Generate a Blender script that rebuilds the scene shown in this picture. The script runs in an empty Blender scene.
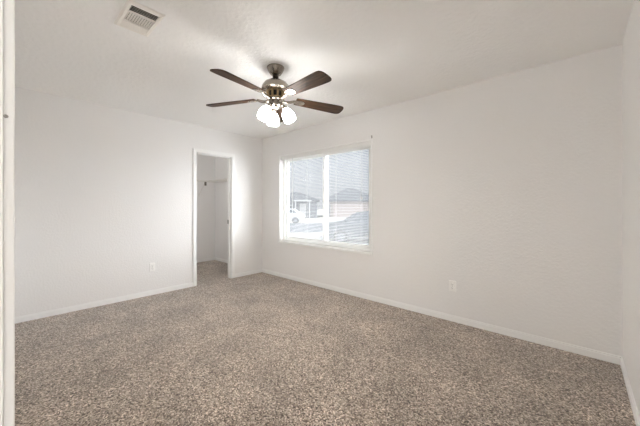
import bpy, bmesh, math, random
from mathutils import Vector, Matrix

random.seed(7)
C = bpy.context.scene.collection
S = bpy.context.scene
PI = math.pi
R = math.radians

# ------------------------------------------------------------------ camera
# Room: x runs along the window wall away from the far corner, y towards the window wall.
CAM = Vector((4.295, 0.045, 1.207))
cd = bpy.data.cameras.new('camera')
cd.lens = 16.0
cd.sensor_width = 36.0
cd.sensor_fit = 'HORIZONTAL'
cd.shift_y = -0.0107
cd.clip_start = 0.01
cd.clip_end = 500
cam = bpy.data.objects.new('camera', cd)
C.objects.link(cam)
cam.location = CAM
cam.rotation_euler = (R(90), 0, R(42.3))
S.camera = cam

# ------------------------------------------------------------------ world, fill lights, exposure
SKY = 0.25           # pale sky low over the houses
GLOW = 9.3          # bright sky lobe added right of the window to light the closet wall
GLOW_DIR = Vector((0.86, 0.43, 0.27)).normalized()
w = bpy.data.worlds.new('sky')
S.world = w
w.use_nodes = True
nt = w.node_tree
nt.nodes.clear()
tc = nt.nodes.new('ShaderNodeTexCoord')
sep = nt.nodes.new('ShaderNodeSeparateXYZ')
ramp = nt.nodes.new('ShaderNodeValToRGB')
ramp.color_ramp.elements[0].position = 0.0
ramp.color_ramp.elements[0].color = (0.97, 0.98, 1.0, 1)
ramp.color_ramp.elements[1].position = 0.45
ramp.color_ramp.elements[1].color = (0.55, 0.72, 1.0, 1)
bg = nt.nodes.new('ShaderNodeBackground')
bg.inputs['Strength'].default_value = SKY
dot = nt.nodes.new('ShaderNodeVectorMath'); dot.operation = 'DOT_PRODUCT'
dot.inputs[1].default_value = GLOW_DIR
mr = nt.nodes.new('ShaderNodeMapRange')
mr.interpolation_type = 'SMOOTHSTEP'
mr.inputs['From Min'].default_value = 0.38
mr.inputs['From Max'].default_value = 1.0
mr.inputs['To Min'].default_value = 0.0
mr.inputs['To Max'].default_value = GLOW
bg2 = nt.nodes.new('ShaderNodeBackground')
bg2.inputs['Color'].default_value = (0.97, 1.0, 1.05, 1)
add = nt.nodes.new('ShaderNodeAddShader')
wo = nt.nodes.new('ShaderNodeOutputWorld')
nt.links.new(tc.outputs['Generated'], sep.inputs[0])
nt.links.new(sep.outputs['Z'], ramp.inputs[0])
nt.links.new(ramp.outputs[0], bg.inputs['Color'])
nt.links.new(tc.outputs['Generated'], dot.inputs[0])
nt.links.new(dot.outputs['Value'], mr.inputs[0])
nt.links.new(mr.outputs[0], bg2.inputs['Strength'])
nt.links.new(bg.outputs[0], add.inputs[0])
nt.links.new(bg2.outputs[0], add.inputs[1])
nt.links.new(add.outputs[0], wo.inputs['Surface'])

def lamp(name, kind, loc, energy, size, color=(1, 0.99, 0.97)):
    l = bpy.data.lights.new(name, kind)
    l.energy = energy; l.color = color
    if kind == 'AREA':
        l.shape = 'DISK'; l.size = size
    else:
        l.shadow_soft_size = size
    o = bpy.data.objects.new(name, l)
    C.objects.link(o); o.location = loc
    return o
lamp('hall_fill', 'AREA', (3.2, -0.65, 2.40), 18.0, 0.4)      # unseen fill light added in the hall to brighten the room
lamp('closet_fill', 'POINT', (-0.65, 1.6, 1.9), 3.6, 0.12)     # unseen fill light added to brighten the closet

LAMP = 20.5          # emission of each frosted lamp shade of the ceiling fan
BULBS = 620.0        # emission of the bulbs inside the shades

S.view_settings.view_transform = 'Standard'
S.view_settings.look = 'None'
S.view_settings.exposure = 0.79
S.view_settings.gamma = 1.0
S.view_settings.use_curve_mapping = False
S.cycles.max_bounces = 16
S.cycles.diffuse_bounces = 10
S.cycles.transparent_max_bounces = 24
S.cycles.sample_clamp_indirect = 6.0
S.cycles.use_denoising = True

# ------------------------------------------------------------------ materials
def srgb(r, g, b):
    f = lambda c: ((c / 255 + 0.055) / 1.055) ** 2.4 if c / 255 > 0.04045 else c / 255 / 12.92
    return (f(r), f(g), f(b), 1)

def mat(name, col, rough=0.5, metal=0.0, emit=None, es=0.0, spec=0.5):
    m = bpy.data.materials.new(name)
    m.use_nodes = True
    b = m.node_tree.nodes['Principled BSDF']
    b.inputs['Base Color'].default_value = col
    b.inputs['Roughness'].default_value = rough
    b.inputs['Metallic'].default_value = metal
    b.inputs['Specular IOR Level'].default_value = spec
    if emit:
        b.inputs['Emission Color'].default_value = emit
        b.inputs['Emission Strength'].default_value = es
    return m

def bumpify(m, scale, strength, dist, detail=3.0, tex='NOISE', cov=None):
    n = m.node_tree
    b = n.nodes['Principled BSDF']
    t = n.nodes.new('ShaderNodeTexCoord')
    if tex == 'NOISE':
        x = n.nodes.new('ShaderNodeTexNoise')
        x.inputs['Scale'].default_value = scale
        x.inputs['Detail'].default_value = detail
        out = x.outputs['Fac']
    else:
        x = n.nodes.new('ShaderNodeTexVoronoi')
        x.inputs['Scale'].default_value = scale
        out = x.outputs['Distance']
    n.links.new(t.outputs['Object'], x.inputs['Vector'])
    if cov:
        rp = n.nodes.new('ShaderNodeValToRGB')
        rp.color_ramp.elements[0].position = cov[0]
        rp.color_ramp.elements[1].position = cov[1]
        n.links.new(out, rp.inputs[0])
        out = rp.outputs[0]
    bp = n.nodes.new('ShaderNodeBump')
    bp.inputs['Strength'].default_value = strength
    bp.inputs['Distance'].default_value = dist
    n.links.new(out, bp.inputs['Height'])
    n.links.new(bp.outputs[0], b.inputs['Normal'])
    return m

WALL = bumpify(mat('wall_paint', srgb(241, 240, 239), 0.75, spec=0.25), 55, 0.25, 0.003, cov=(0.42, 0.62))
CEIL = bumpify(mat('ceiling_texture', srgb(250, 250, 249), 0.85, spec=0.2), 30, 0.3, 0.005, 4.0, cov=(0.44, 0.60))
TRIM = mat('trim_paint', srgb(246, 246, 245), 0.4)
VINYL = mat('window_vinyl', srgb(240, 240, 238), 0.35)
PLATE = mat('outlet_plastic', srgb(248, 247, 245), 0.35)
DARK = mat('dark_slot', srgb(40, 36, 32), 0.7)
VENTM = mat('vent_metal', srgb(243, 240, 234), 0.45)
DUCT = mat('vent_duct', srgb(74, 66, 55), 0.8)
NICKEL = mat('brushed_nickel', srgb(158, 150, 139), 0.26, 1.0)
BRASS = mat('antique_brass', srgb(176, 152, 114), 0.35, 1.0)
BLACKM = mat('dark_bronze', srgb(52, 44, 38), 0.45, 0.6)
WIRE = mat('white_coated_wire', srgb(232, 230, 225), 0.4)
STEEL = mat('steel', srgb(150, 146, 140), 0.35, 0.9)
SHADE = mat('frosted_lamp_glass', srgb(255, 250, 240), 0.4, emit=(1.0, 0.985, 0.96, 1), es=LAMP)
BULB = mat('bulb_glow', srgb(255, 250, 240), 0.4, emit=(1.0, 0.985, 0.96, 1), es=BULBS)

def wood():
    m = mat('dark_walnut', srgb(92, 68, 50), 0.55, spec=0.15)
    n = m.node_tree
    b = n.nodes['Principled BSDF']
    t = n.nodes.new('ShaderNodeTexCoord')
    mp = n.nodes.new('ShaderNodeMapping')
    mp.inputs['Scale'].default_value = (3.0, 40.0, 40.0)
    x = n.nodes.new('ShaderNodeTexNoise')
    x.inputs['Scale'].default_value = 1.6
    x.inputs['Detail'].default_value = 5
    r = n.nodes.new('ShaderNodeValToRGB')
    r.color_ramp.elements[0].position = 0.3
    r.color_ramp.elements[0].color = srgb(46, 33, 24)
    r.color_ramp.elements[1].position = 0.72
    r.color_ramp.elements[1].color = srgb(96, 69, 48)
    n.links.new(t.outputs['Object'], mp.inputs[0])
    n.links.new(mp.outputs[0], x.inputs['Vector'])
    n.links.new(x.outputs['Fac'], r.inputs[0])
    n.links.new(r.outputs[0], b.inputs['Base Color'])
    return m
WOOD = wood()

def carpet():
    m = mat('cut_pile_carpet', srgb(160, 145, 130), 0.95, spec=0.1)
    n = m.node_tree
    b = n.nodes['Principled BSDF']
    b.inputs['Sheen Weight'].default_value = 0.4
    t = n.nodes.new('ShaderNodeTexCoord')
    v = n.nodes.new('ShaderNodeTexVoronoi')      # tufts
    v.inputs['Scale'].default_value = 140
    v.inputs['Randomness'].default_value = 1.0
    sp = n.nodes.new('ShaderNodeSeparateColor')
    r = n.nodes.new('ShaderNodeValToRGB')
    e = r.color_ramp.elements
    e[0].position = 0.0; e[0].color = srgb(60, 47, 39)
    e[1].position = 1.0; e[1].color = srgb(240, 226, 210)
    for p, c in ((0.14, (90, 75, 64)), (0.32, (140, 125, 112)), (0.68, (170, 155, 142)), (0.86, (204, 190, 177))):
        q = e.new(p); q.color = srgb(*c)
    big = n.nodes.new('ShaderNodeTexNoise')      # traffic and vacuum marks: brushed pile
    big.inputs['Scale'].default_value = 2.6
    big.inputs['Detail'].default_value = 4
    mr = n.nodes.new('ShaderNodeMapRange')
    mr.inputs['From Min'].default_value = 0.3
    mr.inputs['From Max'].default_value = 0.7
    mr.inputs['To Min'].default_value = 0.76
    mr.inputs['To Max'].default_value = 1.13
    mul = n.nodes.new('ShaderNodeVectorMath'); mul.operation = 'SCALE'
    n2 = n.nodes.new('ShaderNodeTexNoise')
    n2.inputs['Scale'].default_value = 160
    n2.inputs['Detail'].default_value = 2
    bp = n.nodes.new('ShaderNodeBump')
    bp.inputs['Strength'].default_value = 0.7
    bp.inputs['Distance'].default_value = 0.008
    for x in (v, big, n2):
        n.links.new(t.outputs['Object'], x.inputs['Vector'])
    n.links.new(v.outputs['Color'], sp.inputs[0])
    n.links.new(sp.outputs[0], r.inputs[0])
    n.links.new(big.outputs['Fac'], mr.inputs[0])
    n.links.new(r.outputs[0], mul.inputs[0])
    n.links.new(mr.outputs[0], mul.inputs['Scale'])
    n.links.new(mul.outputs[0], b.inputs['Base Color'])
    n.links.new(n2.outputs['Fac'], bp.inputs['Height'])
    n.links.new(bp.outputs[0], b.inputs['Normal'])
    return m
CARPET = carpet()

def glass():
    m = bpy.data.materials.new('window_glass')
    m.use_nodes = True
    n = m.node_tree
    n.nodes.clear()
    o = n.nodes.new('ShaderNodeOutputMaterial')
    tr = n.nodes.new('ShaderNodeBsdfTransparent')
    tr.inputs[0].default_value = (0.95, 0.96, 0.96, 1)
    gl = n.nodes.new('ShaderNodeBsdfGlossy')
    gl.inputs['Roughness'].default_value = 0.02
    fr = n.nodes.new('ShaderNodeFresnel')
    fr.inputs[0].default_value = 1.06
    mx = n.nodes.new('ShaderNodeMixShader')
    n.links.new(fr.outputs[0], mx.inputs[0])
    haze = n.nodes.new('ShaderNodeBsdfTranslucent')          # pale veil mixed into the pane for the washed-out glare
    haze.inputs[0].default_value = (0.95, 0.95, 0.95, 1)
    dm = n.nodes.new('ShaderNodeMixShader')
    dm.inputs[0].default_value = 0.06
    n.links.new(tr.outputs[0], dm.inputs[1])
    n.links.new(haze.outputs[0], dm.inputs[2])
    n.links.new(dm.outputs[0], mx.inputs[1])
    n.links.new(gl.outputs[0], mx.inputs[2])
    n.links.new(mx.outputs[0], o.inputs[0])
    return m
GLASS = glass()

def slat_mat():
    m = bpy.data.materials.new('blind_slat_vinyl')
    m.use_nodes = True
    n = m.node_tree
    n.nodes.clear()
    o = n.nodes.new('ShaderNodeOutputMaterial')
    d = n.nodes.new('ShaderNodeBsdfDiffuse')
    d.inputs[0].default_value = srgb(244, 243, 240)
    t = n.nodes.new('ShaderNodeBsdfTranslucent')
    t.inputs[0].default_value = srgb(244, 243, 240)
    mx = n.nodes.new('ShaderNodeMixShader')
    mx.inputs[0].default_value = 0.16
    n.links.new(d.outputs[0], mx.inputs[1])
    n.links.new(t.outputs[0], mx.inputs[2])
    n.links.new(mx.outputs[0], o.inputs[0])
    return m
SLAT = slat_mat()

# ------------------------------------------------------------------ mesh helpers
def BM(): return bmesh.new()

def box(bm, x0, x1, y0, y1, z0, z1, M=None):
    vs = [bm.verts.new((x, y, z)) for z in (z0, z1) for y in (y0, y1) for x in (x0, x1)]
    if M is not None:
        for v in vs: v.co = M @ v.co
    for f in ((0, 2, 3, 1), (4, 5, 7, 6), (0, 1, 5, 4), (2, 6, 7, 3), (0, 4, 6, 2), (1, 3, 7, 5)):
        bm.faces.new([vs[i] for i in f])
    return bm

def lathe(bm, prof, n=32, M=None, cap=True):
    rings = []
    for r, z in prof:
        ring = [bm.verts.new((r * math.cos(2 * PI * k / n), r * math.sin(2 * PI * k / n), z)) for k in range(n)]
        rings.append(ring)
    if M is not None:
        for ring in rings:
            for v in ring: v.co = M @ v.co
    for a, b in zip(rings, rings[1:]):
        for k in range(n):
            bm.faces.new((a[k], a[(k + 1) % n], b[(k + 1) % n], b[k]))
    if cap:
        bm.faces.new(list(reversed(rings[0])))
        bm.faces.new(rings[-1])
    return bm

def tube(bm, pts, r, n=10, cap=True):
    pts = [Vector(p) for p in pts]
    rings = []
    for i, p in enumerate(pts):
        d = (pts[min(i + 1, len(pts) - 1)] - pts[max(i - 1, 0)]).normalized()
        up = Vector((0, 0, 1)) if abs(d.z) < 0.95 else Vector((1, 0, 0))
        a = d.cross(up).normalized(); b = d.cross(a).normalized()
        rr = r[i] if isinstance(r, (list, tuple)) else r
        rings.append([bm.verts.new(p + rr * (math.cos(2 * PI * k / n) * a + math.sin(2 * PI * k / n) * b)) for k in range(n)])
    for a, b in zip(rings, rings[1:]):
        for k in range(n):
            bm.faces.new((a[k], b[k], b[(k + 1) % n], a[(k + 1) % n]))
    if cap:
        bm.faces.new(rings[0]); bm.faces.new(list(reversed(rings[-1])))
    return bm

def prism(bm, poly, y0, y1, M=None):
    """extrude an x,z outline along y"""
    a = [bm.verts.new((x, y0, z)) for x, z in poly]
    b = [bm.verts.new((x, y1, z)) for x, z in poly]
    if M is not None:
        for v in a + b: v.co = M @ v.co
    n = len(poly)
    bm.faces.new(a); bm.faces.new(list(reversed(b)))
    for k in range(n):
        bm.faces.new((a[k], b[k], b[(k + 1) % n], a[(k + 1) % n]))
    return bm

def slab(bm, poly, z0, z1, M=None):
    """extrude an x,y outline along z"""
    a = [bm.verts.new((x, y, z0)) for x, y in poly]
    b = [bm.verts.new((x, y, z1)) for x, y in poly]
    if M is not None:
        for v in a + b: v.co = M @ v.co
    n = len(poly)
    bm.faces.new(list(reversed(a))); bm.faces.new(b)
    for k in range(n):
        bm.faces.new((a[k], a[(k + 1) % n], b[(k + 1) % n], b[k]))
    return bm

def obj(name, bm, m, parent=None, smooth=False, bevel=0.0, seg=2):
    bmesh.ops.recalc_face_normals(bm, faces=bm.faces[:])
    me = bpy.data.meshes.new(name)
    bm.to_mesh(me); bm.free()
    me.materials.append(m)
    if smooth:
        for p in me.polygons: p.use_smooth = True
        me.set_sharp_from_angle(angle=R(40))
    o = bpy.data.objects.new(name, me)
    C.objects.link(o)
    if parent: o.parent = parent
    if bevel:
        b = o.modifiers.new('bevel', 'BEVEL')
        b.width = bevel; b.segments = seg; b.limit_method = 'ANGLE'
    return o

def thing(name, label, cat, loc=(0, 0, 0), rotz=0.0, group=None):
    o = bpy.data.objects.new(name, None)
    C.objects.link(o)
    o.empty_display_size = 0.05
    o.location = loc
    o.rotation_euler = (0, 0, rotz)
    o['label'] = label; o['category'] = cat
    if group: o['group'] = group
    return o

def tag(o, label, cat, group=None, kind=None):
    o['label'] = label; o['category'] = cat
    if group: o['group'] = group
    if kind: o['kind'] = kind
    return o

def struct(name, bm, m, parent=None, label=None, **k):
    o = obj(name, bm, m, parent, **k)
    if parent is None:
        o['kind'] = 'structure'
        if label: o['label'] = label
    return o

# ------------------------------------------------------------------ room shell
H, W, L = 2.44, 3.19, 4.54
WX0, WX1, WZ0, WZ1 = 0.508, 2.321, 0.605, 2.05          # window opening
DY0, DY1, DZ = 1.968, 2.575, 2.035                       # closet doorway
EX0, EX1 = 3.62, 4.40                                    # entry doorway in the left wall, where the camera stands
LY = 0.039                                               # face of the left wall

struct('floor', box(BM(), -1.86, L + 0.11, -1.36, W, -0.1, 0.0), CARPET)
struct('ceiling', box(BM(), -1.86, L + 0.11, -1.36, W + 0.14, H, H + 0.1), CEIL)

b = BM()
box(b, -1.86, WX0, W, W + 0.14, -0.1, H)
box(b, WX1, L + 0.11, W, W + 0.14, -0.1, H)
box(b, WX0, WX1, W, W + 0.14, -0.1, WZ0)
box(b, WX0, WX1, W, W + 0.14, WZ1, H)
struct('wall_window', b, WALL)
b = BM()
box(b, -0.115, 0, -0.115, DY0, 0, H)
box(b, -0.115, 0, DY1, W, 0, H)
box(b, -0.115, 0, DY0, DY1, DZ, H)
struct('wall_closet', b, WALL)
b = BM()
box(b, 0, EX0, LY - 0.115, LY, 0, H)
box(b, EX1, L, LY - 0.115, LY, 0, H)
box(b, EX0, EX1, LY - 0.115, LY, DZ, H)
struct('wall_left', b, WALL)
b = BM()                                                 # the hall behind the doorway
box(b, 2.2, L + 0.11, -1.36, -1.25, 0, H)
box(b, 2.1, 2.2, -1.36, LY - 0.115, 0, H)
box(b, L, L + 0.11, -1.25, -0.115, 0, H)
struct('wall_hall', b, WALL)
struct('wall_right', box(BM(), L, L + 0.11, -0.115, W, 0, H), WALL)
struct('wall_closet_back', box(BM(), -1.86, -1.75, 1.2, W, 0, H), WALL)
struct('wall_closet_side', box(BM(), -1.75, -0.115, 1.2, 1.3, 0, H), WALL)

# baseboards: a small stepped profile
BH, BT = 0.062, 0.012
def base_x(name, x0, x1, y, s):
    b = BM()
    box(b, x0, x1, min(y, y + s * BT), max(y, y + s * BT), 0, BH * 0.8)
    box(b, x0, x1, min(y, y + s * BT * 0.6), max(y, y + s * BT * 0.6), BH * 0.8, BH)
    struct(name, b, TRIM)
def base_y(name, y0, y1, x, s):
    b = BM()
    box(b, min(x, x + s * BT), max(x, x + s * BT), y0, y1, 0, BH * 0.8)
    box(b, min(x, x + s * BT * 0.6), max(x, x + s * BT * 0.6), y0, y1, BH * 0.8, BH)
    struct(name, b, TRIM)
base_x('baseboard_window', 0, L, W, -1)
base_x('baseboard_left', BT, EX0 - 0.055, LY, 1)
base_y('baseboard_far', LY, DY0 - 0.048, 0, 1)
base_y('baseboard_far_corner', DY1 + 0.048, W - BT, 0, 1)
base_y('baseboard_right', LY, W - BT, L, -1)
base_y('baseboard_closet_back', 1.3, W - BT, -1.75, 1)
base_x('baseboard_closet_side', -1.75, -0.115, W, -1)

# closet doorway: jamb, casing, strike plate
b = BM()
for y0, y1 in ((DY0, DY0 + 0.012), (DY1 - 0.012, DY1)):
    box(b, -0.117, 0.002, y0, y1, 0, DZ)
box(b, -0.117, 0.002, DY0 + 0.012, DY1 - 0.012, DZ - 0.012, DZ)
door1 = struct('door_1', b, TRIM)
b = BM()
CW = 0.053
for y0, y1 in ((DY0 + 0.006 - CW, DY0 + 0.006), (DY1 - 0.006, DY1 - 0.006 + CW)):
    box(b, 0, 0.013, y0, y1, 0, DZ - 0.006 + CW)
    box(b, 0.013, 0.017, y0 + 0.006, y1 - 0.016, 0, DZ - 0.02 + CW)
box(b, 0, 0.013, DY0 + 0.006, DY1 - 0.006, DZ - 0.006, DZ - 0.006 + CW)
box(b, 0.013, 0.017, DY0 - 0.01, DY1 + 0.01, DZ + 0.004, DZ - 0.006 + CW - 0.006)
obj('door_casing', b, TRIM, door1)
b = BM()
box(b, -0.075, -0.045, DY0 + 0.012, DY0 + 0.022, 0, DZ - 0.012)
box(b, -0.075, -0.045, DY1 - 0.022, DY1 - 0.012, 0, DZ - 0.012)
box(b, -0.075, -0.045, DY0 + 0.022, DY1 - 0.022, DZ - 0.022, DZ - 0.012)
obj('door_stop', b, TRIM, door1)
b = BM()
box(b, -0.113, -0.083, DY1 - 0.0150, DY1 - 0.0118, 0.905, 0.975)
o = obj('strike_plate', b, BLACKM, door1); o['label'] = 'dark metal strike plate'

# entry doorway at the camera
b = BM()
for x0, x1 in ((EX0, EX0 + 0.012), (EX1 - 0.012, EX1)):
    box(b, x0, x1, LY - 0.117, LY + 0.001, 0, DZ)
box(b, EX0 + 0.012, EX1 - 0.012, LY - 0.117, LY + 0.001, DZ - 0.012, DZ)
door2 = struct('door_2', b, TRIM)
b = BM()
for x0, x1 in ((EX0 + 0.006 - CW, EX0 + 0.006), (EX1 - 0.006, EX1 - 0.006 + CW)):
    box(b, x0, x1, LY, LY + 0.014, 0, DZ - 0.006 + CW)
box(b, EX0 + 0.006, EX1 - 0.006, LY, LY + 0.014, DZ - 0.006, DZ - 0.006 + CW)
obj('door_casing', b, TRIM, door2, bevel=0.002)
b = BM()
lathe(b, [(0.0028, 0), (0.0022, 0.0012)], 12, Matrix.Translation((EX0 + 0.006, LY + 0.0045, 1.349)) @ Matrix.Rotation(R(90), 4, 'Y'))
o = obj('nail_head', b, mat('grey_nail', srgb(150, 146, 142), 0.5), door2); o['label'] = 'grey nail head'

# ------------------------------------------------------------------ window_1: vinyl slider with glass, sill, trim
b = BM()
FY0, FY1 = W + 0.075, W + 0.135
FW = 0.045
box(b, WX0, WX0 + FW, FY0, FY1, WZ0, WZ1)
box(b, WX1 - FW, WX1, FY0, FY1, WZ0, WZ1)
box(b, WX0 + FW, WX1 - FW, FY0, FY1, WZ0, WZ0 + FW)
box(b, WX0 + FW, WX1 - FW, FY0, FY1, WZ1 - FW, WZ1)
win = struct('window_1', b, VINYL)
MX = 1.455                                               # meeting stile
def sash(x0, x1, y0, y1, sw):
    b = BM()
    z0, z1 = WZ0 + FW, WZ1 - FW
    box(b, x0, x0 + sw, y0, y1, z0, z1)
    box(b, x1 - sw, x1, y0, y1, z0, z1)
    box(b, x0 + sw, x1 - sw, y0, y1, z0, z0 + sw)
    box(b, x0 + sw, x1 - sw, y0, y1, z1 - sw, z1)
    s = obj('window_sash', b, VINYL, win)
    ym = (y0 + y1) / 2
    obj('pane', box(BM(), x0 + sw, x1 - sw, ym - 0.003, ym + 0.003, z0 + sw, z1 - sw), GLASS, s)
sash(WX0 + FW, MX + 0.03, FY0 + 0.031, FY0 + 0.056, 0.038)
sash(MX - 0.03, WX1 - FW, FY0 + 0.004, FY0 + 0.029, 0.038)
b = BM()
TW = 0.022
box(b, WX0 - TW, WX0, W - 0.008, W, WZ0, WZ1 + TW)
box(b, WX1, WX1 + TW, W - 0.008, W, WZ0, WZ1 + TW)
box(b, WX0, WX1, W - 0.008, W, WZ1, WZ1 + TW)
obj('window_trim', b, TRIM, win)
b = BM()
box(b, WX0 - 0.025, WX1 + 0.025, W - 0.022, W, WZ0 - 0.022, WZ0)
box(b, WX0, WX1, W - 0.001, W + 0.075, WZ0 - 0.001, WZ0 + 0.004)
obj('window_sill', b, TRIM, win)

# ------------------------------------------------------------------ window blind
bl = thing('window_blind', 'white horizontal mini blind lowered with open slats in the window', 'blind', ((WX0 + WX1) / 2, W + 0.035, WZ1))
hw = (WX1 - WX0) / 2 - 0.012
HH = WZ1 - WZ0
b = BM()
box(b, -hw, hw, -0.014, 0.014, -0.038, -0.001)
hr = obj('headrail', b, VINYL, bl, bevel=0.002)
b = BM()
box(b, -hw - 0.004, hw + 0.004, -0.027, -0.023, -0.062, -0.002)
box(b, -hw - 0.004, -hw, -0.023, 0.012, -0.062, -0.002)
box(b, hw, hw + 0.004, -0.023, 0.012, -0.062, -0.002)
obj('valance', b, VINYL, bl, bevel=0.001)
b = BM()
pitch = 0.0213
zb = -HH + 0.030
nz = int((-0.05 - zb) / pitch)
TILT = R(2)
prof = []
for k in range(5):
    t = (k / 4 - 0.5)
    prof.append((t * 0.020, 0.0010 * (1 - (2 * t) ** 2)))
prof = [(y * math.cos(TILT) - z * math.sin(TILT), y * math.sin(TILT) + z * math.cos(TILT)) for y, z in prof]
for i in range(1, nz + 1):
    z = zb + i * pitch
    a = [b.verts.new((-hw, y, z + q)) for y, q in prof]
    c = [b.verts.new((hw, y, z + q)) for y, q in prof]
    for k in range(4):
        b.faces.new((a[k], a[k + 1], c[k + 1], c[k]))
obj('slats', b, SLAT, bl, smooth=True)
obj('bottom_rail', box(BM(), -hw, hw, -0.012, 0.012, zb - 0.012, zb + 0.004), VINYL, bl, bevel=0.002)
for x in (-hw + 0.16, -hw * 0.33, hw * 0.33, hw - 0.16):
    b = BM()
    for y in (-0.0135, 0.0135):
        tube(b, [(x, y, -0.04), (x, y, zb)], 0.0008, 5)
    obj('ladder_cord', b, WIRE, bl)
b = BM()
tube(b, [(-hw + 0.30, -0.030, -0.05), (-hw + 0.30, -0.033, -0.95)], 0.0042, 8)
lathe(b, [(0.004, -1.0), (0.0075, -0.99), (0.006, -0.95), (0.004, -0.94)], 10, Matrix.Translation((-hw + 0.30, -0.033, 0)))
obj('tilt_wand', b, mat('clear_wand', srgb(215, 218, 218), 0.2), bl)
b = BM()
tube(b, [(hw - 0.13, -0.030, -0.05), (hw - 0.13, -0.031, -0.72)], 0.0012, 6)
lathe(b, [(0.002, -0.76), (0.006, -0.75), (0.003, -0.72)], 10, Matrix.Translation((hw - 0.13, -0.031, 0)))
obj('lift_cord', b, WIRE, bl)

# curtain hooks left on the wall above the window
def hook(name, label, x, y, z, s):
    b = BM()
    box(b, -0.006 * s, 0.006 * s, -0.003, 0, -0.018 * s, 0.018 * s)
    tube(b, [(0, -0.002, 0.006 * s), (0, -0.02 * s, 0.004 * s), (0, -0.027 * s, 0.012 * s)], 0.0022 * s, 8)
    o = obj(name, b, STEEL if s >= 1 else VINYL)
    o.location = (x, y, z)
    tag(o, label, 'hook')
    return o
hook('curtain_hook', 'small dark metal curtain hook at the top right corner of the window', WX1 + 0.012, W, WZ1 + 0.045, 1.0)
hook('rod_bracket', 'tiny pale curtain bracket high on the window wall beside the far corner', 0.41, W, 2.335, 0.9)

# ------------------------------------------------------------------ closet wire shelves
def wire_shelf(name, label, loc, rotz, length, depth=0.305, rods=True):
    t = thing(name, label, 'shelf', loc, rotz, 'white wire shelves in the closet')
    b = BM()
    n = int(length / 0.026)
    for i in range(n + 1):
        x = i * length / n
        tube(b, [(x, -0.004, 0), (x, -depth, 0), (x, -depth, -0.028)], 0.0014, 5)
    obj('deck_wires', b, WIRE, t)
    b = BM()
    for y, z in ((-0.006, -0.003), (-depth * 0.5, -0.003)):
        tube(b, [(0, y, z), (length, y, z)], 0.003, 6)
    obj('support_rail', b, WIRE, t)
    b = BM()
    for y, z in ((-depth, 0), (-depth, -0.028)):
        tube(b, [(0, y, z), (length, y, z)], 0.0042, 6)
    obj('front_rail', b, WIRE, t)
    return t
SZ = 1.74
s1 = wire_shelf('wire_shelf', 'white wire shelf along the back wall of the closet', (-1.75, 1.31, SZ), R(90), W - 1.31 - 0.005)
s2 = wire_shelf('wire_shelf', 'white wire shelf along the side wall of the closet', (-1.425, W, SZ), 0, 1.25)
def brace(t, x, depth=0.305):
    b = BM()
    tube(b, [(x, -0.004, -0.30), (x, -0.012, -0.29), (x, -depth + 0.01, -0.03), (x, -depth, -0.012)], 0.005, 8)
    box(b, x - 0.008, x + 0.008, -0.004, 0, -0.33, -0.27)
    obj('brace', b, WIRE, t)
brace(s1, 1.507); brace(s1, 0.5); brace(s2, 1.0)
b = BM()
box(b, 1.492, 1.522, -0.318, -0.29, -0.105, -0.032)
o = obj('rod_clip', b, mat('grey_clip', srgb(120, 116, 108), 0.5), s1); o['label'] = 'grey clip'
b = BM()
box(b, 0.0, 0.03, -0.315, -0.285, -0.036, 0.012)
obj('end_bracket', b, WIRE, s2)

# ------------------------------------------------------------------ wall outlets
def outlet(label, loc, rotz):
    t = thing('wall_outlet', label, 'outlet', loc, rotz)
    obj('cover_plate', box(BM(), -0.035, 0.035, -0.006, 0, -0.0575, 0.0575), PLATE, t, bevel=0.003)
    for s in (-1, 1):
        b = BM()
        pts = []
        for k in range(24):
            a = 2 * PI * k / 24
            pts.append((0.0172 * math.cos(a), max(-0.0135, min(0.0135, 0.0172 * math.sin(a))) + s * 0.0195))
        prism(b, pts, -0.0085, -0.004)
        f = obj('receptacle', b, PLATE, t)
        b = BM()
        box(b, -0.0075, -0.0055, -0.0092, -0.008, s * 0.0195 - 0.002, s * 0.0195 + 0.0065)
        box(b, 0.0055, 0.0075, -0.0092, -0.008, s * 0.0195 - 0.001, s * 0.0195 + 0.0065)
        lathe(b, [(0.0025, 0.008), (0.0025, 0.0092)], 10, Matrix.Translation((0, 0, s * 0.0195 - 0.007)) @ Matrix.Rotation(R(90), 4, 'X'))
        obj('slot', b, DARK, f)
    b = BM()
    lathe(b, [(0.0032, 0.006), (0.0028, 0.0078)], 12, Matrix.Rotation(R(90), 4, 'X'))
    obj('screw', b, STEEL, t)
    return t
outlet('white duplex outlet on the window wall to the right of the window', (3.315, W, 0.368), 0)
outlet('white duplex outlet on the closet wall to the left of the doorway', (0, 1.37, 0.377), R(90))

# ------------------------------------------------------------------ ceiling vent
v = thing('ceiling_vent', 'white rectangular louvred air vent on the ceiling', 'vent', (2.149, 0.629, H))
VX, VY, VT = 0.170, 0.103, 0.012
IX, IY = 0.138, 0.076
b = BM()
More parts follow.
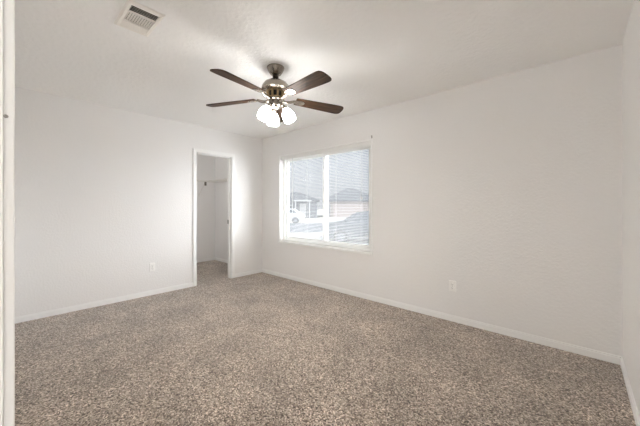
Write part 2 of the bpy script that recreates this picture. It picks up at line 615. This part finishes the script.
# sloped frame ring
o4 = [(-VX, -VY), (VX, -VY), (VX, VY), (-VX, VY)]
m4 = [(-VX + 0.012, -VY + 0.012), (VX - 0.012, -VY + 0.012), (VX - 0.012, VY - 0.012), (-VX + 0.012, VY - 0.012)]
i4 = [(-IX, -IY), (IX, -IY), (IX, IY), (-IX, IY)]
rings = [[b.verts.new((x, y, z)) for x, y in q] for q, z in ((o4, 0.0), (o4, -0.003), (m4, -VT), (i4, -VT), (i4, 0.0))]
for p, q in zip(rings, rings[1:]):
    for k in range(4):
        b.faces.new((p[k], p[(k + 1) % 4], q[(k + 1) % 4], q[k]))
obj('vent_frame', b, VENTM, v)
b = BM()
box(b, -IX, IX, -IY, IY, -0.0012, 0.0)
o = obj('duct_opening', b, DUCT, v); o['label'] = 'dark duct opening'
def blades_x(x0, x1, n, tilt):           # blades running along x
    b = BM()
    for i in range(n):
        y = -IY + (i + 0.5) * 2 * IY / n
        M = Matrix.Translation((0, y, -0.0068)) @ Matrix.Rotation(tilt, 4, 'X')
        box(b, x0, x1, -0.0055, 0.0055, -0.0005, 0.0005, M)
    obj('louver', b, VENTM, v)
def blades_y(x0, x1, n, tilt):
    b = BM()
    for i in range(n):
        x = x0 + (i + 0.5) * (x1 - x0) / n
        M = Matrix.Translation((x, 0, -0.0068)) @ Matrix.Rotation(tilt, 4, 'Y')
        box(b, -0.006, 0.006, -IY, IY, -0.0005, 0.0005, M)
    obj('louver', b, VENTM, v)
blades_x(-0.060, 0.054, 11, R(-30))
blades_y(0.064, IX, 5, R(38))
blades_y(-IX, -0.070, 6, R(-38))
for x in (-0.065, 0.059):
    obj('cross_bar', box(BM(), x - 0.005, x + 0.005, -IY, IY, -VT, -0.002), VENTM, v)
for y in (-0.088, 0.088):
    obj('screw', lathe(BM(), [(0.004, -VT), (0.003, -VT - 0.002)], 10, Matrix.Translation((0, y, 0))), VENTM, v)

# ------------------------------------------------------------------ ceiling fan
FAN = Vector((2.30, 1.651, H))
fan = thing('ceiling_fan', 'brushed nickel ceiling fan with dark wood blades and glowing white lamp shades', 'ceiling fan', FAN)
obj('canopy', lathe(BM(), [(0.076, 0.0), (0.078, -0.004), (0.077, -0.010), (0.072, -0.022), (0.060, -0.044), (0.047, -0.062), (0.034, -0.070), (0.024, -0.073)], 40), NICKEL, fan, smooth=True)
obj('downrod_collar', lathe(BM(), [(0.018, -0.070), (0.027, -0.077), (0.027, -0.090), (0.014, -0.099)], 24), BLACKM, fan, smooth=True)
obj('downrod', lathe(BM(), [(0.0125, -0.06), (0.0125, -0.13)], 20), NICKEL, fan, smooth=True)
obj('motor_housing', lathe(BM(), [(0.016, -0.108), (0.030, -0.112), (0.066, -0.122), (0.100, -0.142), (0.119, -0.168), (0.125, -0.192), (0.124, -0.202), (0.112, -0.210), (0.088, -0.216), (0.060, -0.218)], 48), NICKEL, fan, smooth=True)
vb = obj('vent_core', lathe(BM(), [(0.066, -0.214), (0.058, -0.272)], 32), DARK, fan, smooth=True)
vb['label'] = 'dark core behind the slotted band'
b = BM()
for k in range(10):
    M = Matrix.Rotation(2 * PI * k / 10 + 0.2, 4, 'Z')
    slab(b, [(0.067, -0.008), (0.075, -0.008), (0.075, 0.008), (0.067, 0.008)], -0.278, -0.212, M)
lathe(b, [(0.060, -0.213), (0.082, -0.215), (0.082, -0.222), (0.060, -0.223)], 40)
lathe(b, [(0.058, -0.269), (0.076, -0.271), (0.076, -0.279), (0.058, -0.280)], 40)
o = obj('vent_band', b, BRASS, fan); o['label'] = 'brass slotted band'
obj('switch_housing', lathe(BM(), [(0.062, -0.278), (0.070, -0.284), (0.070, -0.292), (0.063, -0.298), (0.063, -0.335), (0.056, -0.350), (0.036, -0.360), (0.020, -0.364)], 40), NICKEL, fan, smooth=True)

BLZ = -0.268
BR0, BR1 = 0.185, 0.668
def blade_outline():
    pts = []
    def hwid(t): return 0.052 + 0.018 * min(1, t * 1.25)
    n = 14
    for i in range(n + 1):
        t = i / n * 0.9
        pts.append((BR0 + (BR1 - BR0) * t, -hwid(t)))
    for k in range(1, 8):                                   # rounded tip
        a = -PI / 2 + PI * k / 8
        pts.append((BR0 + (BR1 - BR0) * 0.9 + (BR1 - BR0) * 0.1 * math.cos(a) ** 0.7, hwid(0.9) * math.copysign(abs(math.sin(a)) ** 0.7, math.sin(a))))
    for i in range(n, -1, -1):
        t = i / n * 0.9
        pts.append((BR0 + (BR1 - BR0) * t, hwid(t)))
    return pts
PITCH = R(-12)
DROOP = Matrix.Rotation(R(2.2), 4, 'Y')
blade_mesh = iron_mesh = None
for k in range(5):
    ang = R(66.3 + 72 * k)
    if blade_mesh is None:
        bm_ = BM(); slab(bm_, blade_outline(), -0.004, 0.004, DROOP @ Matrix.Rotation(PITCH, 4, 'X'))
        bo = obj('blade', bm_, WOOD, fan, bevel=0.0015)
        ib = BM()
        # iron: a curved arm from the motor to a spade plate under the blade
        M = DROOP @ Matrix.Rotation(PITCH, 4, 'X')
        sp = [(0.165, -0.020), (0.19, -0.030), (0.225, -0.038), (0.255, -0.032), (0.272, -0.012), (0.272, 0.012), (0.255, 0.032), (0.225, 0.038), (0.19, 0.030), (0.165, 0.020)]
        slab(ib, sp, -0.0095, -0.0045, M)
        tube(ib, [(0.060, 0, -0.022), (0.10, 0, -0.030), (0.14, 0, -0.022), (0.175, 0, -0.008)], [0.012, 0.013, 0.013, 0.011], 10)
        for px, py in ((0.2, -0.016), (0.2, 0.016), (0.25, 0)):
            lathe(ib, [(0.006, -0.0095), (0.004, -0.0125)], 10, M @ Matrix.Translation((px, py, 0)))
        io = obj('blade_iron', ib, NICKEL, bo, smooth=True)
        blade_mesh, iron_mesh = bo, io
    else:
        bo = blade_mesh.copy(); C.objects.link(bo); bo.parent = fan
        io = iron_mesh.copy(); C.objects.link(io); io.parent = bo
    bo.location = (0, 0, BLZ)
    bo.rotation_euler = (0, 0, ang)

arm0 = None
for k, ca in enumerate((109, 229, -11)):
    ang = R(ca + 42.3)
    if arm0 is None:
        b = BM()
        tube(b, [(0.045, 0, -0.338), (0.062, 0, -0.338), (0.075, 0, -0.346), (0.082, 0, -0.358)], 0.011, 10)
        T = Matrix.Translation((0.080, 0, -0.355)) @ Matrix.Rotation(R(-25), 4, 'Y') @ Matrix.Scale(0.94, 4)
        lathe(b, [(0.012, 0.004), (0.026, -0.002), (0.028, -0.026), (0.024, -0.03)], 20, T)
        arm = obj('light_arm', b, NICKEL, fan, smooth=True)
        b = BM()
        out = [(0.026, -0.022), (0.030, -0.032), (0.043, -0.052), (0.054, -0.078), (0.059, -0.105), (0.058, -0.130), (0.055, -0.145)]
        inn = [(r - 0.003, z) for r, z in reversed(out)]
        lathe(b, out + inn, 32, T, cap=False)
        sh = obj('lamp_shade', b, SHADE, arm, smooth=True); sh['label'] = 'frosted white glowing glass shade'
        b = BM()
        lathe(b, [(0.012, -0.028), (0.014, -0.045), (0.026, -0.075), (0.028, -0.09), (0.022, -0.108), (0.008, -0.116)], 20, T)
        bu = obj('bulb', b, BULB, arm, smooth=True)
        arm0 = (arm, sh, bu)
    else:
        arm = arm0[0].copy(); C.objects.link(arm); arm.parent = fan
        for x in arm0[1:]:
            y = x.copy(); C.objects.link(y); y.parent = arm
    arm.rotation_euler = (0, 0, ang)
b = BM()
tube(b, [(0.02, -0.035, -0.355), (0.02, -0.035, -0.46)], 0.0016, 6)
lathe(b, [(0.002, -0.49), (0.006, -0.485), (0.006, -0.47), (0.002, -0.46)], 10, Matrix.Translation((0.02, -0.035, 0)))
obj('pull_chain', b, NICKEL, fan)

# ------------------------------------------------------------------ outside the window
# street frame: its x runs along the street, its y away from the room, turned 42.3 degrees from the room's axes
GZ = -0.6
A = R(42.3)
def st(x, y, z=GZ):
    return (4.295 + x * math.cos(A) - y * math.sin(A), 0.045 + x * math.sin(A) + y * math.cos(A), z)
def noisy(name, c0, c1, scale, rough=0.9):
    m = mat(name, c0, rough, spec=0.2)
    n = m.node_tree
    t = n.nodes.new('ShaderNodeTexCoord')
    x = n.nodes.new('ShaderNodeTexNoise'); x.inputs['Scale'].default_value = scale; x.inputs['Detail'].default_value = 6
    r = n.nodes.new('ShaderNodeValToRGB')
    r.color_ramp.elements[0].position = 0.35; r.color_ramp.elements[0].color = c0
    r.color_ramp.elements[1].position = 0.65; r.color_ramp.elements[1].color = c1
    n.links.new(t.outputs['Object'], x.inputs['Vector']); n.links.new(x.outputs['Fac'], r.inputs[0])
    n.links.new(r.outputs[0], n.nodes['Principled BSDF'].inputs['Base Color'])
    return m
LAWN = noisy('dry_winter_lawn', srgb(142, 138, 128), srgb(156, 151, 140), 1.5)
ASPH = noisy('asphalt', srgb(88, 89, 91), srgb(98, 99, 101), 8)
CONC = noisy('concrete', srgb(132, 130, 127), srgb(144, 142, 138), 3)
BRICK = noisy('tan_brick', srgb(112, 102, 96), srgb(122, 111, 104), 6)
GREYS = noisy('grey_siding', srgb(76, 78, 81), srgb(84, 86, 89), 2)
ROOF = noisy('roof_shingles', srgb(54, 56, 58), srgb(64, 66, 68), 5)
WHITE = mat('white_exterior', srgb(150, 149, 148), 0.5)
PINK = mat('beige_garage', srgb(128, 116, 110), 0.6)
SILVER = mat('silver_car_paint', srgb(80, 83, 86), 0.3, 0.3)
WHITEC = mat('white_car_paint', srgb(158, 159, 160), 0.3)
CARGL = mat('car_glass', srgb(64, 68, 72), 0.08)
HUB = mat('grey_hubcap', srgb(96, 97, 99), 0.7)
TYRE = mat('tyre', srgb(44, 44, 46), 0.8)

def strip(name, x0, x1, y0, y1, z, m):
    b = BM()
    box(b, x0, x1, y0, y1, -0.3, z)
    o = obj(name, b, m)
    o.location = st(0, 0); o.rotation_euler = (0, 0, A)
    o['kind'] = 'structure'
    return o
strip('lawn', -120, 120, 6.5, 160, 0.0, LAWN)
strip('street', -120, 120, 19.5, 30, 0.02, ASPH)
strip('driveway', 0.0, 6.5, 7, 19.5, 0.015, CONC)
strip('garage_drive', 1.0, 8.5, 30, 46, 0.015, CONC)

def house(name, label, x, y, w, d, eave, ridge, wm, left_roof=0.0):
    t = thing(name, label, 'house', st(x, y), A)
    obj('house_wall', box(BM(), 0, w, 0, d, 0, eave), wm, t)
    b = BM()                                                # hip roof
    o = 0.45
    x0, x1, y0, y1 = -o, w + o, -o, d + o
    lo = [b.verts.new(p) for p in ((x0, y0, eave), (x1, y0, eave), (x1, y1, eave), (x0, y1, eave))]
    lo2 = [b.verts.new((p.co.x, p.co.y, eave - 0.18)) for p in lo]
    hi = [b.verts.new((w * 0.42, d * 0.5, ridge)), b.verts.new((w * 0.55, d * 0.5, ridge))]
    for f in ((lo[0], lo[1], hi[1], hi[0]), (lo[1], lo[2], hi[1]), (lo[2], lo[3], hi[0], hi[1]), (lo[3], lo[0], hi[0])):
        b.faces.new(f)
    for k in range(4):
        b.faces.new((lo2[k], lo2[(k + 1) % 4], lo[(k + 1) % 4], lo[k]))
    b.faces.new(lo2)
    obj('roof', b, ROOF, t)
    return t
ha = house('house', 'tan house with a pale hipped roof and wide garage door behind the silver car', 0.9, 46, 9.0, 9.0, 2.75, 5.0, BRICK)
b = BM()
box(b, 1.2, 6.1, -0.05, 0.02, 0, 2.2)
for i in range(1, 4):
    box(b, 1.2, 6.1, -0.06, -0.05, i * 0.55 - 0.02, i * 0.55 + 0.02)
obj('garage_door', b, PINK, ha)
obj('front_window', box(BM(), 7.2, 8.3, -0.04, 0.02, 0.9, 2.1), CARGL, ha)
obj('front_door', box(BM(), 0.1, 0.8, -0.04, 0.02, 0, 2.1), mat('recess_shade', srgb(84, 84, 83), 0.5), ha)  # dark panel, its grey standing in for the shaded recess beside the garage
hb = house('house', 'grey sided house with white door seen through the left half of the window', -7.1, 42, 6.6, 8.0, 2.75, 4.1, GREYS)
b = BM(); box(b, 4.1, 5.0, -0.05, 0.02, 0.1, 2.2); obj('front_door', b, WHITE, hb)
f = obj('front_window', box(BM(), 1.6, 3.0, -0.05, 0.02, 0.9, 2.0), WHITE, hb)
obj('pane', box(BM(), 1.7, 2.9, -0.07, -0.05, 1.0, 1.9), CARGL, f)
for x in (3.6, 5.6):
    obj('porch_post', box(BM(), x - 0.07, x + 0.07, -1.3, -1.16, 0, 2.5), WHITE, hb)
obj('porch_roof', box(BM(), 3.3, 5.9, -1.5, -0.46, 2.5, 2.68), WHITE, hb)

def car(name, label, loc, rotz, paint):
    t = thing(name, label, 'car', loc, rotz)                # nose towards -x, 4.6 m long, 1.8 m wide
    body = [(0.02, 0.42), (0.0, 0.60), (0.06, 0.82), (0.35, 0.93), (1.10, 1.02), (4.30, 1.02), (4.52, 0.92), (4.60, 0.60), (4.55, 0.36), (0.10, 0.28)]
    obj('body', prism(BM(), body, -0.9, 0.9), paint, t, bevel=0.06, seg=3)
    cab = [(1.05, 1.0), (1.78, 1.47), (2.3, 1.54), (3.55, 1.52), (4.28, 1.04), (4.28, 1.0)]
    b = BM()
    prism(b, cab, -0.72, 0.72)
    for v in b.verts:
        if v.co.z < 1.1: v.co.y *= 1.17
    obj('roof', b, paint, t, bevel=0.05, seg=3)
    b = BM()
    for s in (-1, 1):
        for poly in ([(1.42, 1.08), (1.86, 1.40), (2.50, 1.43), (2.50, 1.08)], [(2.58, 1.08), (2.58, 1.43), (3.42, 1.42), (3.86, 1.10)]):
            q = []
            for x, z in poly:
                q.append((x, s * (0.855 - 0.125 * (z - 1.0) / 0.5), z))
            vs = [b.verts.new(p) for p in q] + [b.verts.new((x, y - s * 0.05, z)) for x, y, z in q]
            b.faces.new(vs[:4]); b.faces.new(vs[4:][::-1])
            for k in range(4):
                b.faces.new((vs[k], vs[4 + k], vs[4 + (k + 1) % 4], vs[(k + 1) % 4]))
    obj('side_window', b, CARGL, t)
    b = BM()
    q = [(1.13, -0.74, 1.075), (1.13, 0.74, 1.075), (1.70, 0.64, 1.435), (1.70, -0.64, 1.435)]
    vs = [b.verts.new(p) for p in q] + [b.verts.new((x + 0.05, y, z - 0.03)) for x, y, z in q]
    b.faces.new(vs[:4]); b.faces.new(vs[4:][::-1])
    for k in range(4):
        b.faces.new((vs[k], vs[4 + k], vs[4 + (k + 1) % 4], vs[(k + 1) % 4]))
    obj('windshield', b, CARGL, t)
    for x in (0.85, 3.70):
        for s in (-1, 1):
            M = Matrix.Translation((x, s * 0.82, 0.33)) @ Matrix.Rotation(R(90), 4, 'X')
            wv = obj('wheel', lathe(BM(), [(0.20, -0.11), (0.31, -0.11), (0.335, -0.08), (0.335, 0.08), (0.31, 0.11), (0.20, 0.11)], 28, M), TYRE, t, smooth=True)
            obj('hubcap', lathe(BM(), [(0.2, -0.115), (0.16, -0.125), (0.05, -0.13)], 20, M if s > 0 else Matrix.Translation((x, s * 0.82, 0.33)) @ Matrix.Rotation(R(90), 4, 'X') @ Matrix.Scale(-1, 4, (0, 0, 1))), HUB, wv, smooth=True)
    for s in (-1, 1):
        obj('headlight', box(BM(), 0.0, 0.10, s * 0.68 - 0.16, s * 0.68 + 0.16, 0.68, 0.78), WHITE, t, bevel=0.02)
    return t
car('car', 'silver grey car parked close outside the right half of the window', st(0.15, 14.6), A, SILVER)
car('car', 'white car parked along the street outside the left half of the window', st(-6.3, 30.8), A, WHITEC)
